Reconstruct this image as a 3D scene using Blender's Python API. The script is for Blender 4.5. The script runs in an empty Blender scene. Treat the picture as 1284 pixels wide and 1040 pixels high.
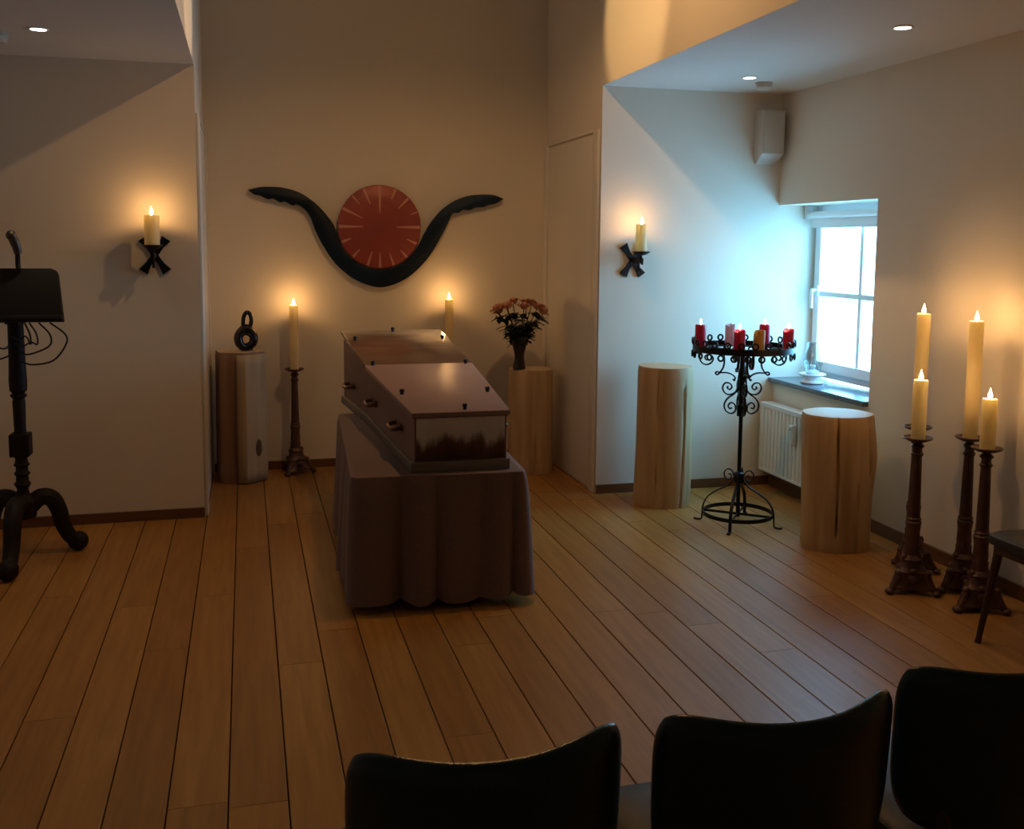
import bpy, math, random
from math import pi, sin, cos, sqrt, radians
from mathutils import Vector, Matrix

random.seed(7)
sc = bpy.context.scene
COL = sc.collection

# ---------------------------------------------------------------- camera
F, CX, CY, EYE = 1250.0, 642.0, 440.0, 1.6           # focal length / principal point in 1284x1040 pixels, eye height
def _u(v): return Vector(v).normalized()
_Y = _u(((307 - CX) / F, (302 - CY) / F, 1))           # direction of the floor boards as seen by the camera
_x2 = CX + (F * F + (302 - CY) * (346 - CY)) / 335.0
_X = _u(((_x2 - CX) / F, (346 - CY) / F, 1)); _X = (_X - _Y * _X.dot(_Y)).normalized()
_Z = _X.cross(_Y)
if _Z.y > 0: _Z = -_Z
RW = Matrix((_X, _Y, _Z))                              # world = RW @ camera (x right, y down, z forward)
def _ray(px, py): return RW @ Vector(((px - CX) / F, (py - CY) / F, 1))
def on_z(px, py, z): d = _ray(px, py); return Vector((0, 0, EYE)) + d * ((z - EYE) / d.z)
def on_y(px, py, y): d = _ray(px, py); return Vector((0, 0, EYE)) + d * (y / d.y)
def on_x(px, py, x): d = _ray(px, py); return Vector((0, 0, EYE)) + d * (x / d.x)

cam_d = bpy.data.cameras.new('camera'); cam = bpy.data.objects.new('camera', cam_d); COL.objects.link(cam)
cam_d.sensor_fit = 'HORIZONTAL'; cam_d.sensor_width = 36; cam_d.lens = F / 1284 * 36
cam_d.shift_x = (642 - CX) / 1284; cam_d.shift_y = -(520 - CY) / 1284
cam_d.clip_start = 0.05
r = RW @ Vector((1, 0, 0)); u = RW @ Vector((0, -1, 0)); b = RW @ Vector((0, 0, -1))
cam.matrix_world = Matrix(((r.x, u.x, b.x, 0), (r.y, u.y, b.y, 0), (r.z, u.z, b.z, EYE), (0, 0, 0, 1)))
sc.camera = cam

# ---------------------------------------------------------------- world, exposure, lights
vs = sc.view_settings
vs.view_transform = 'Standard'; vs.look = 'None'; vs.gamma = 1; vs.use_curve_mapping = False; vs.exposure = 0.1
sc.cycles.use_denoising = True
sc.cycles.max_bounces = 8; sc.cycles.diffuse_bounces = 5; sc.cycles.transparent_max_bounces = 12
sc.cycles.sample_clamp_indirect = 6
world = bpy.data.worlds.new('overcast_sky'); sc.world = world; world.use_nodes = True
bg = world.node_tree.nodes['Background']
bg.inputs[0].default_value = (0.22, 0.62, 1.0, 1); bg.inputs[1].default_value = 17.0

def lamp(name, kind, loc, power, color, target=None, **kw):
    d = bpy.data.lights.new(name, kind); d.energy = power; d.color = color
    for k, v in kw.items(): setattr(d, k, v)
    o = bpy.data.objects.new(name, d); COL.objects.link(o); o.location = loc
    if target is not None:
        o.rotation_euler = (Vector(target) - Vector(loc)).to_track_quat('-Z', 'Y').to_euler()
    return o
WARM = (1.0, 0.55, 0.22); CANDLE = (1.0, 0.50, 0.16)
# lamp hanging in the high middle bay, out of the frame
lamp('bay_lamp', 'SPOT', (1.195, 4.5, 3.46), 43, WARM, (1.195, 4.5, 0), spot_size=radians(156), spot_blend=0.4, shadow_soft_size=0.03)
# spots high in the bay that wash its side walls
lamp('bay_washer', 'SPOT', (1.195, 5.42, 3.46), 38, (1.0, 0.60, 0.24), (2.15, 5.43, 3.02), spot_size=radians(53), spot_blend=0.35, shadow_soft_size=0.03)
lamp('bay_washer', 'SPOT', (1.195, 5.42, 3.46), 50, (1.0, 0.66, 0.36), (-0.255, 5.43, 3.02), spot_size=radians(38), spot_blend=0.35, shadow_soft_size=0.03)
for x_, y_ in ((-.935, 3.86), (-.935, 2.4), (2.93, 2.62), (2.93, 1.16)):      # added lamps without fixtures over the seats, softly lifting the bier front
    lamp('down_spot', 'SPOT', (x_, y_, 2.555), 5.5, (1.0, .76, .50), (x_, y_, 0), spot_size=radians(84), spot_blend=.8, shadow_soft_size=.03)
win = lamp('window_portal', 'AREA', (3.735, 5.4, 1.3), 1, (1, 1, 1), (0, 5.4, 1.3), shape='RECTANGLE', size=1.06, size_y=1.16)
win.data.cycles.is_portal = True

# ---------------------------------------------------------------- materials
def mat(name, color=(0.8, 0.8, 0.8), rough=0.5, metal=0.0, noise=None, bump=None, spec=None, **kw):
    """noise = (scale, second colour, detail, stretch xyz); bump = (scale, strength)"""
    m = bpy.data.materials.new(name); m.use_nodes = True
    nt = m.node_tree; p = nt.nodes['Principled BSDF']
    p.inputs['Base Color'].default_value = (*color, 1); p.inputs['Roughness'].default_value = rough
    p.inputs['Metallic'].default_value = metal
    if spec is not None: p.inputs['Specular IOR Level'].default_value = spec
    for k, v in kw.items(): p.inputs[k].default_value = v
    if noise or bump:
        tc = nt.nodes.new('ShaderNodeTexCoord')
    if noise:
        s, c2, det, st = noise
        mp = nt.nodes.new('ShaderNodeMapping'); mp.inputs['Scale'].default_value = st
        nt.links.new(tc.outputs['Object'], mp.inputs[0])
        n = nt.nodes.new('ShaderNodeTexNoise'); n.inputs['Scale'].default_value = s; n.inputs['Detail'].default_value = det
        nt.links.new(mp.outputs[0], n.inputs[0])
        rp = nt.nodes.new('ShaderNodeValToRGB'); rp.color_ramp.elements[0].color = (*color, 1); rp.color_ramp.elements[1].color = (*c2, 1)
        rp.color_ramp.elements[0].position = 0.3; rp.color_ramp.elements[1].position = 0.7
        nt.links.new(n.outputs[0], rp.inputs[0]); nt.links.new(rp.outputs[0], p.inputs['Base Color'])
    if bump:
        n2 = nt.nodes.new('ShaderNodeTexNoise'); n2.inputs['Scale'].default_value = bump[0]; n2.inputs['Detail'].default_value = 4
        nt.links.new(tc.outputs['Object'], n2.inputs[0])
        bp = nt.nodes.new('ShaderNodeBump'); bp.inputs['Strength'].default_value = bump[1]; bp.inputs['Distance'].default_value = 0.01
        nt.links.new(n2.outputs[0], bp.inputs['Height']); nt.links.new(bp.outputs[0], p.inputs['Normal'])
    return m

def ramp(nt, pts):
    rp = nt.nodes.new('ShaderNodeValToRGB'); e = rp.color_ramp.elements
    while len(e) < len(pts): e.new(0.5)
    for k, (pos, c) in zip(e, pts): k.position = pos; k.color = (*c, 1)
    return rp

M = {}
M['plaster'] = mat('plaster', (0.77, 0.70, 0.59), 0.85, noise=(1.2, (0.745, 0.675, 0.565), 3, (1, 1, 1)), bump=(60, 0.05))
M['ceiling'] = mat('ceiling_paint', (0.66, 0.63, 0.58), 0.9, bump=(80, 0.03))
M['paint'] = mat('white_paint', (0.74, 0.70, 0.62), 0.45)
M['base'] = mat('brown_skirting', (0.17, 0.075, 0.03), 0.4, noise=(3, (0.12, 0.05, 0.02), 4, (1, 1, 12)))
M['iron'] = mat('black_iron', (0.012, 0.012, 0.015), 0.42, 0.6, bump=(120, 0.15))
M['bronze'] = mat('dark_bronze', (0.085, 0.040, 0.030), 0.38, 0.5, noise=(20, (0.14, 0.070, 0.048), 3, (1, 1, 1)), bump=(70, 0.35))
def wax_mat(name, c, tr, through=0.4):
    m = bpy.data.materials.new(name); m.use_nodes = True; nt = m.node_tree; p = nt.nodes['Principled BSDF']
    p.inputs['Base Color'].default_value = (*c, 1); p.inputs['Roughness'].default_value = 0.45
    t = nt.nodes.new('ShaderNodeBsdfTranslucent'); t.inputs[0].default_value = (*tr, 1)
    x = nt.nodes.new('ShaderNodeMixShader'); x.inputs[0].default_value = through
    nt.links.new(p.outputs[0], x.inputs[1]); nt.links.new(t.outputs[0], x.inputs[2]); nt.links.new(x.outputs[0], nt.nodes['Material Output'].inputs[0])
    return m
M['wax'] = wax_mat('ivory_wax', (0.86, 0.76, 0.52), (0.97, 0.83, 0.48), 0.5)
M['wax_red'] = wax_mat('crimson_wax', (0.50, 0.010, 0.075), (0.60, 0.02, 0.10), 0.2)
M['wax_ochre'] = wax_mat('ochre_wax', (0.50, 0.27, 0.06), (0.6, 0.35, 0.1), 0.2)
M['wax_pale'] = wax_mat('pale_lilac_wax', (0.62, 0.45, 0.60), (0.7, 0.5, 0.7), 0.2)
M['wick'] = mat('wick', (0.03, 0.02, 0.015), 0.9)
M['cloth'] = mat('mauve_brown_cloth', (0.22, 0.148, 0.135), 0.85, noise=(90, (0.19, 0.128, 0.116), 2, (1, 1, 1)), **{'Sheen Weight': 0.15})
M['leather'] = mat('black_green_leather', (0.007, 0.034, 0.036), 0.24, bump=(220, 0.10))
M['seat_cloth'] = mat('dark_seat_leather', (0.018, 0.018, 0.020), 0.45, bump=(160, 0.1))
M['chairwood'] = mat('dark_red_brown_wood', (0.055, 0.022, 0.012), 0.35, noise=(8, (0.035, 0.014, 0.008), 4, (4, 4, 0.6)))
M['blackwood'] = mat('near_black_oak', (0.013, 0.008, 0.007), 0.6, noise=(10, (0.019, 0.011, 0.009), 4, (4, 4, 0.7)), spec=0.25)
M['blackcase'] = mat('black_lacquer_board', (0.008, 0.006, 0.005), 0.6, spec=0.25)
M['cable'] = mat('black_rubber', (0.012, 0.011, 0.010), 0.6)
M['micmetal'] = mat('grey_mic_metal', (0.10, 0.09, 0.08), 0.4, 0.8)
M['winwhite'] = mat('window_white', (0.80, 0.82, 0.83), 0.35)
M['stone'] = mat('blue_grey_stone', (0.085, 0.10, 0.13), 0.22, noise=(14, (0.12, 0.14, 0.17), 5, (1, 1, 1)))
M['radiator'] = mat('radiator_enamel', (0.82, 0.81, 0.77), 0.3)
M['porcelain'] = mat('white_porcelain', (0.85, 0.86, 0.86), 0.15)
M['plastic'] = mat('cream_plastic', (0.56, 0.51, 0.44), 0.5)
M['chrome'] = mat('satin_white_metal', (0.75, 0.75, 0.75), 0.3, 0.3)
M['wing'] = mat('blue_black_painted_sheen', (0.003, 0.006, 0.011), 0.33, 0.2, noise=(2.2, (0.005, 0.024, 0.055), 3, (1, 1, 1)), bump=(40, 0.1))  # bluish reflection painted into the dark colour as noise patches
M['disc'] = mat('red_copper', (0.37, 0.072, 0.055), 0.42, 0.1, noise=(5, (0.28, 0.055, 0.045), 4, (1, 1, 1)))
M['ray'] = mat('pink_scratched_copper', (0.62, 0.29, 0.22), 0.42, 0.2)
M['sculpt'] = mat('black_polished_soapstone', (0.010, 0.007, 0.007), 0.25)
M['petal'] = mat('apricot_rose_petals', (0.70, 0.37, 0.22), 0.6, noise=(30, (0.62, 0.27, 0.18), 2, (1, 1, 1)))
M['leaf'] = mat('dark_rose_leaf', (0.018, 0.034, 0.014), 0.5)
M['stem'] = mat('rose_stem', (0.03, 0.05, 0.018), 0.5)
M['vase'] = mat('dark_brown_glass', (0.030, 0.018, 0.010), 0.08)
M['screw'] = mat('black_screw', (0.008, 0.007, 0.007), 0.3)
M['handle'] = mat('brown_wood_handle', (0.16, 0.07, 0.035), 0.4)

def wood_floor():
    m = bpy.data.materials.new('oak_boards'); m.use_nodes = True; nt = m.node_tree; p = nt.nodes['Principled BSDF']
    g = nt.nodes.new('ShaderNodeNewGeometry'); oi = nt.nodes.new('ShaderNodeObjectInfo')
    add = nt.nodes.new('ShaderNodeVectorMath'); add.operation = 'ADD'
    sx = nt.nodes.new('ShaderNodeMath'); sx.operation = 'MULTIPLY'; sx.inputs[1].default_value = 37
    nt.links.new(oi.outputs['Random'], sx.inputs[0]); nt.links.new(g.outputs['Position'], add.inputs[0]); nt.links.new(sx.outputs[0], add.inputs[1])
    mp = nt.nodes.new('ShaderNodeMapping'); mp.inputs['Scale'].default_value = (14, 0.9, 1); nt.links.new(add.outputs[0], mp.inputs[0])
    n = nt.nodes.new('ShaderNodeTexNoise'); n.inputs['Scale'].default_value = 2.6; n.inputs['Detail'].default_value = 6; nt.links.new(mp.outputs[0], n.inputs[0])
    rp = ramp(nt, [(0.25, (0.32, 0.145, 0.034)), (0.55, (0.41, 0.200, 0.050)), (0.8, (0.48, 0.245, 0.066))]); nt.links.new(n.outputs[0], rp.inputs[0])
    rr = ramp(nt, [(0.0, (0.84, 0.80, 0.74)), (0.5, (0.96, 0.93, 0.88)), (1.0, (1.08, 1.09, 1.06))]); nt.links.new(oi.outputs['Random'], rr.inputs[0])
    mx = nt.nodes.new('ShaderNodeMix'); mx.data_type = 'RGBA'; mx.blend_type = 'MULTIPLY'; mx.inputs[0].default_value = 1
    nt.links.new(rp.outputs[0], mx.inputs[6]); nt.links.new(rr.outputs[0], mx.inputs[7]); nt.links.new(mx.outputs[2], p.inputs['Base Color'])
    p.inputs['Roughness'].default_value = 0.38
    bp = nt.nodes.new('ShaderNodeBump'); bp.inputs['Strength'].default_value = 0.08; bp.inputs['Distance'].default_value = 0.004
    nt.links.new(n.outputs[0], bp.inputs['Height']); nt.links.new(bp.outputs[0], p.inputs['Normal'])
    return m
M['oak'] = wood_floor()

def log_mat(name, c1, c2, c3):
    m = bpy.data.materials.new(name); m.use_nodes = True; nt = m.node_tree; p = nt.nodes['Principled BSDF']
    tc = nt.nodes.new('ShaderNodeTexCoord'); mp = nt.nodes.new('ShaderNodeMapping'); mp.inputs['Scale'].default_value = (9, 9, 0.7)
    nt.links.new(tc.outputs['Object'], mp.inputs[0])
    n = nt.nodes.new('ShaderNodeTexNoise'); n.inputs['Scale'].default_value = 1.6; n.inputs['Detail'].default_value = 6; nt.links.new(mp.outputs[0], n.inputs[0])
    rp = ramp(nt, [(0.3, c1), (0.52, c2), (0.75, c3)]); nt.links.new(n.outputs[0], rp.inputs[0]); nt.links.new(rp.outputs[0], p.inputs['Base Color'])
    p.inputs['Roughness'].default_value = 0.65
    bp = nt.nodes.new('ShaderNodeBump'); bp.inputs['Strength'].default_value = 0.35; bp.inputs['Distance'].default_value = 0.01
    nt.links.new(n.outputs[0], bp.inputs['Height']); nt.links.new(bp.outputs[0], p.inputs['Normal'])
    return m
M['log'] = log_mat('peeled_log_wood', (0.38, 0.235, 0.105), (0.52, 0.345, 0.175), (0.62, 0.44, 0.245))
M['log_pale'] = log_mat('pale_peeled_log_wood', (0.36, 0.27, 0.16), (0.47, 0.36, 0.23), (0.55, 0.44, 0.30))
M['log_red'] = log_mat('reddish_split_log_wood', (0.22, 0.115, 0.07), (0.29, 0.165, 0.105), (0.36, 0.22, 0.14))
M['bark_knot'] = mat('dark_knot', (0.075, 0.042, 0.02), 0.8, noise=(30, (0.13, 0.08, 0.035), 3, (1, 1, 1)))

def endgrain():
    m = bpy.data.materials.new('log_end_grain'); m.use_nodes = True; nt = m.node_tree; p = nt.nodes['Principled BSDF']
    tc = nt.nodes.new('ShaderNodeTexCoord'); w = nt.nodes.new('ShaderNodeTexWave'); w.wave_type = 'RINGS'; w.rings_direction = 'Z'
    w.inputs['Scale'].default_value = 26; w.inputs['Distortion'].default_value = 2.5; nt.links.new(tc.outputs['Object'], w.inputs[0])
    rp = ramp(nt, [(0, (0.52, 0.38, 0.22)), (1, (0.62, 0.48, 0.30))]); nt.links.new(w.outputs[0], rp.inputs[0]); nt.links.new(rp.outputs[0], p.inputs['Base Color'])
    p.inputs['Roughness'].default_value = 0.6
    return m
M['endgrain'] = endgrain()

def print_mat(name, axis, lo, hi, pts, nscale, amount, rough, stretch=(1, 1, 1)):
    """a printed picture: bands along one object axis, edges broken up by noise"""
    m = bpy.data.materials.new(name); m.use_nodes = True; nt = m.node_tree; p = nt.nodes['Principled BSDF']
    tc = nt.nodes.new('ShaderNodeTexCoord'); sp = nt.nodes.new('ShaderNodeSeparateXYZ'); nt.links.new(tc.outputs['Object'], sp.inputs[0])
    mr = nt.nodes.new('ShaderNodeMapRange'); mr.inputs[1].default_value = lo; mr.inputs[2].default_value = hi; nt.links.new(sp.outputs[axis], mr.inputs[0])
    mp = nt.nodes.new('ShaderNodeMapping'); mp.inputs['Scale'].default_value = stretch; nt.links.new(tc.outputs['Object'], mp.inputs[0])
    n = nt.nodes.new('ShaderNodeTexNoise'); n.inputs['Scale'].default_value = nscale; n.inputs['Detail'].default_value = 7; nt.links.new(mp.outputs[0], n.inputs[0])
    s1 = nt.nodes.new('ShaderNodeMath'); s1.operation = 'MULTIPLY_ADD'; s1.inputs[1].default_value = amount; s1.inputs[2].default_value = -amount / 2
    nt.links.new(n.outputs[0], s1.inputs[0])
    a = nt.nodes.new('ShaderNodeMath'); a.operation = 'ADD'; nt.links.new(mr.outputs[0], a.inputs[0]); nt.links.new(s1.outputs[0], a.inputs[1])
    rp = ramp(nt, pts); nt.links.new(a.outputs[0], rp.inputs[0]); nt.links.new(rp.outputs[0], p.inputs['Base Color'])
    p.inputs['Roughness'].default_value = rough
    return m
M['print_end'] = print_mat('winter_landscape_print', 2, 0.05, 0.25, [(0.0, (0.040, 0.020, 0.016)), (0.22, (0.085, 0.040, 0.026)), (0.36, (0.12, 0.070, 0.050)), (0.44, (0.28, 0.23, 0.22)), (0.56, (0.62, 0.60, 0.61)), (1.0, (0.74, 0.74, 0.78))], 7, 0.9, 0.35, (2.2, 1, 0.7))
M['print_head'] = print_mat('brown_cloud_print', 1, 1.25, 2.0, [(0.0, (0.17, 0.085, 0.045)), (0.45, (0.25, 0.14, 0.075)), (0.7, (0.36, 0.22, 0.13)), (1.0, (0.66, 0.54, 0.40))], 4.5, 0.9, 0.13, (0.7, 1.6, 1))
M['print_foot'] = print_mat('mauve_cloud_print', 1, 0.0, 1.25, [(0.0, (0.27, 0.19, 0.19)), (0.5, (0.38, 0.26, 0.245)), (1.0, (0.50, 0.34, 0.30))], 2.5, 0.5, 0.36, (0.8, 1.2, 1))
M['coffin'] = mat('mauve_brown_coffin_side', (0.27, 0.165, 0.145), 0.4, noise=(2.5, (0.18, 0.108, 0.095), 4, (1, 1, 1)))
M['coffin_base'] = mat('grey_brown_coffin_plinth', (0.20, 0.175, 0.15), 0.45)

def flame_mat():
    m = bpy.data.materials.new('candle_flame'); m.use_nodes = True; nt = m.node_tree; nt.nodes.clear()
    o = nt.nodes.new('ShaderNodeOutputMaterial'); a = nt.nodes.new('ShaderNodeAddShader'); e = nt.nodes.new('ShaderNodeEmission'); t = nt.nodes.new('ShaderNodeBsdfTransparent')
    e.inputs[0].default_value = (1.0, 0.78, 0.42, 1); e.inputs[1].default_value = 14
    nt.links.new(e.outputs[0], a.inputs[0]); nt.links.new(t.outputs[0], a.inputs[1]); nt.links.new(a.outputs[0], o.inputs[0])
    return m
M['flame'] = flame_mat()
def emit_mat(name, c, s):
    m = bpy.data.materials.new(name); m.use_nodes = True; p = m.node_tree.nodes['Principled BSDF']
    p.inputs['Base Color'].default_value = (*c, 1); p.inputs['Emission Color'].default_value = (*c, 1); p.inputs['Emission Strength'].default_value = s
    return m
M['bulb'] = emit_mat('lit_downlight_lens', (1.0, 0.90, 0.74), 9)
def glass_mat(name, tint, gloss):
    m = bpy.data.materials.new(name); m.use_nodes = True; nt = m.node_tree; nt.nodes.clear()
    o = nt.nodes.new('ShaderNodeOutputMaterial'); x = nt.nodes.new('ShaderNodeMixShader'); t = nt.nodes.new('ShaderNodeBsdfTransparent'); g = nt.nodes.new('ShaderNodeBsdfGlossy')
    x.inputs[0].default_value = gloss
    t.inputs[0].default_value = (*tint, 1); g.inputs['Roughness'].default_value = 0.03
    nt.links.new(t.outputs[0], x.inputs[1]); nt.links.new(g.outputs[0], x.inputs[2]); nt.links.new(x.outputs[0], o.inputs[0])
    return m
M['glass'] = glass_mat('window_glass', (0.97, 0.985, 0.985), 0.04)
M['lampglass'] = glass_mat('lamp_glass', (0.84, 0.89, 0.91), 0.14)

# ---------------------------------------------------------------- mesh helpers
class MB:
    def __init__(s): s.v = []; s.f = []
    def add(s, vs, fs):
        o = len(s.v); s.v += [tuple(p) for p in vs]; s.f += [tuple(i + o for i in q) for q in fs]; return s
    def box(s, lo, hi):
        x0, y0, z0 = lo; x1, y1, z1 = hi
        return s.add([(x0, y0, z0), (x1, y0, z0), (x1, y1, z0), (x0, y1, z0), (x0, y0, z1), (x1, y0, z1), (x1, y1, z1), (x0, y1, z1)],
                     [(0, 3, 2, 1), (4, 5, 6, 7), (0, 1, 5, 4), (1, 2, 6, 5), (2, 3, 7, 6), (3, 0, 4, 7)])
    def hexa(s, bot, top):          # four bottom corners, four top corners (counter-clockwise from above)
        return s.add(list(bot) + list(top), [(0, 3, 2, 1), (4, 5, 6, 7), (0, 1, 5, 4), (1, 2, 6, 5), (2, 3, 7, 6), (3, 0, 4, 7)])
    def lathe(s, prof, n=24, c=(0, 0, 0), lobe=None):
        vs = []; fs = []; k = len(prof)
        for (rr, z) in prof:
            for i in range(n):
                a = 2 * pi * i / n; q = rr * (lobe(a, z) if lobe else 1)
                vs.append((c[0] + q * cos(a), c[1] + q * sin(a), c[2] + z))
        for j in range(k - 1):
            for i in range(n):
                fs.append((j * n + i, j * n + (i + 1) % n, (j + 1) * n + (i + 1) % n, (j + 1) * n + i))
        if prof[0][0] > 1e-5: fs.append(tuple(reversed(range(n))))
        if prof[-1][0] > 1e-5: fs.append(tuple((k - 1) * n + i for i in range(n)))
        return s.add(vs, fs)
    def tube(s, pts, rad, n=8, closed=False, rect=None, up=None):
        """sweep; rect=(w,h) sweeps a flat bar whose w lies along `up`"""
        P = [Vector(p) for p in pts]; m = len(P); rads = rad if isinstance(rad, (list, tuple)) else [rad] * m
        T = []
        for i in range(m):
            if closed: t = P[(i + 1) % m] - P[(i - 1) % m]
            else: t = P[min(i + 1, m - 1)] - P[max(i - 1, 0)]
            T.append(t.normalized())
        if up is not None: nrm = Vector(up)
        else: nrm = Vector((0, 0, 1)) if abs(T[0].z) < 0.9 else Vector((1, 0, 0))
        vs = []; N = 4 if rect else n
        for i in range(m):
            if up is not None: nn = Vector(up)
            else: nn = nrm
            nn = (nn - T[i] * nn.dot(T[i])).normalized(); bb = T[i].cross(nn); nrm = nn
            if rect:
                w, hh = rect; k = rads[i]
                for a, bq in ((-1, -1), (1, -1), (1, 1), (-1, 1)): vs.append(P[i] + nn * (a * w / 2 * k) + bb * (bq * hh / 2 * k))
            else:
                for j in range(n):
                    a = 2 * pi * j / n; vs.append(P[i] + (nn * cos(a) + bb * sin(a)) * rads[i])
        fs = []
        for i in range(m if closed else m - 1):
            i2 = (i + 1) % m
            for j in range(N): fs.append((i * N + j, i * N + (j + 1) % N, i2 * N + (j + 1) % N, i2 * N + j))
        if not closed: fs.append(tuple(reversed(range(N)))); fs.append(tuple((m - 1) * N + j for j in range(N)))
        return s.add(vs, fs)
    def prism(s, outline, fn0, fn1):
        k = len(outline)
        return s.add([fn0(p) for p in outline] + [fn1(p) for p in outline],
                     [tuple(range(k)), tuple(reversed(range(k, 2 * k)))] + [(i, i + k, (i + 1) % k + k, (i + 1) % k) for i in range(k)])
    def ball(s, c, rx, ry=None, rz=None, n=12, m=8):
        ry = ry or rx; rz = rz or rx; vs = []; fs = []
        for j in range(1, m):
            t = pi * j / m
            for i in range(n):
                a = 2 * pi * i / n; vs.append((c[0] + rx * sin(t) * cos(a), c[1] + ry * sin(t) * sin(a), c[2] + rz * cos(t)))
        vs.append((c[0], c[1], c[2] + rz)); vs.append((c[0], c[1], c[2] - rz)); A = len(vs) - 2; B = A + 1
        for j in range(m - 2):
            for i in range(n): fs.append((j * n + i, (j + 1) * n + i, (j + 1) * n + (i + 1) % n, j * n + (i + 1) % n))
        for i in range(n): fs.append((A, i, (i + 1) % n)); fs.append((B, (m - 2) * n + (i + 1) % n, (m - 2) * n + i))
        return s.add(vs, fs)
    def xform(s, mtx): s.v = [tuple(mtx @ Vector(p)) for p in s.v]; return s
    def build(s, name, material, parent=None, smooth=True, angle=35, bevel=0):
        me = bpy.data.meshes.new(name); me.from_pydata(s.v, [], s.f); me.validate(); me.update()
        import bmesh
        bm = bmesh.new(); bm.from_mesh(me); bmesh.ops.recalc_face_normals(bm, faces=bm.faces); bm.to_mesh(me); bm.free()
        if smooth:
            me.shade_smooth(); me.set_sharp_from_angle(angle=radians(angle))
        me.materials.append(M[material] if isinstance(material, str) else material)
        o = bpy.data.objects.new(name, me); COL.objects.link(o); o.parent = parent
        if bevel:
            mod = o.modifiers.new('edge', 'BEVEL'); mod.width = bevel; mod.segments = 3; mod.limit_method = 'ANGLE'; mod.angle_limit = radians(40)
            for p in me.polygons: p.use_smooth = True
        return o

def tag(o, label, cat, group=None):
    o['label'] = label; o['category'] = cat
    if group: o['group'] = group
    return o
def thing(name, label, cat, loc=(0, 0, 0), rz=0, group=None):
    o = bpy.data.objects.new(name, None); COL.objects.link(o); o.location = loc; o.rotation_euler = (0, 0, rz); o.empty_display_size = 0.1
    return tag(o, label, cat, group)
def struct(name, mb, m, parent=None, **kw):
    o = mb.build(name, m, parent, **{'smooth': False, **kw})
    if parent is None: o['kind'] = 'structure'
    return o
def dup(root, loc, rz=None, label=None):
    r2 = root.copy(); COL.objects.link(r2); r2.location = loc
    if rz is not None: r2.rotation_euler = (0, 0, rz)
    if label: r2['label'] = label
    for ch in list(root.children):
        c = ch.copy(); COL.objects.link(c); c.parent = r2
        for g in list(ch.children):
            d = g.copy(); COL.objects.link(d); d.parent = c
    return r2
def part_copy(o, parent, loc=None, rot=None):
    c = o.copy(); COL.objects.link(c); c.parent = parent
    if loc is not None: c.location = loc
    if rot is not None: c.rotation_euler = rot
    return c
def smooth_path(pts, k=6, closed=False):
    P = [Vector(p) for p in pts]; n = len(P); out = []
    rng = range(n) if closed else range(n - 1)
    for i in rng:
        if closed: a, b_, c, d = P[(i - 1) % n], P[i], P[(i + 1) % n], P[(i + 2) % n]
        else: a, b_, c, d = P[max(i - 1, 0)], P[i], P[i + 1], P[min(i + 2, n - 1)]
        for j in range(k):
            t = j / k
            out.append(0.5 * ((2 * b_) + (c - a) * t + (2 * a - 5 * b_ + 4 * c - d) * t * t + (3 * b_ - a - 3 * c + d) * t ** 3))
    if not closed: out.append(P[-1])
    return out

# ---------------------------------------------------------------- the room
XL, XR = -0.255, 2.15           # side walls of the high middle bay
YW, YB = 5.93, 7.10             # flanking end walls, back wall of the recess
XW = 3.39                       # window wall
ZC, ZV = 2.57, 4.9              # low side ceilings, ceiling of the bay
XO, YF = -2.1, -3.0

fl = struct('floor', MB().box((XO - .3, YF - .3, -0.2), (XW + .4, YB + .3, -0.012)), mat('dark_floor_joint', (0.035, 0.014, 0.006), 0.8))
fl['label'] = 'wide oak floorboards with dark joints'
PW, PX0 = 0.1675, -0.244
ch = 0.0016
pm = MB(); g2 = PW / 2 - 0.0021      # unit-length board, lightly chamfered long edges
pm.add([(-g2, 0, -.02), (g2, 0, -.02), (g2, 0, -ch), (g2 - ch, 0, 0), (-g2 + ch, 0, 0), (-g2, 0, -ch),
        (-g2, 1, -.02), (g2, 1, -.02), (g2, 1, -ch), (g2 - ch, 1, 0), (-g2 + ch, 1, 0), (-g2, 1, -ch)],
       [(0, 1, 2, 3, 4, 5), (11, 10, 9, 8, 7, 6)] + [(i, i + 6, (i + 1) % 6 + 6, (i + 1) % 6) for i in range(6)])
board0 = pm.build('floor_board', 'oak', fl, smooth=False)
def row_of(px, py): p = on_z(px, py, 0); return math.floor((p.x - PX0) / PW), p.y
known = {}
for q in [(170, 761), (268, 747), (55, 903), (423, 790), (985, 815), (790, 655)]:
    k, y = row_of(*q); known.setdefault(k, []).append(y)
first = True
for k in range(math.floor((XO - PX0) / PW), math.ceil((XW - PX0) / PW)):
    xc = PX0 + (k + 0.5) * PW
    cuts = sorted(known.get(k, []))
    y = cuts[0] if cuts else 3.0 + random.uniform(-1, 1)
    js = [y]
    while js[-1] < YB: js.append(js[-1] + random.uniform(1.7, 2.6))
    while js[0] > YF: js.insert(0, js[0] - random.uniform(1.7, 2.6))
    js[0] = YF; js[-1] = YB
    for a, b_ in zip(js, js[1:]):
        if b_ - a < 0.05: continue
        o = board0 if first else board0.copy()
        if not first: COL.objects.link(o)
        first = False
        o.location = (xc, a + 0.001, 0); o.scale = (1, b_ - a - 0.002, 1)

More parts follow.
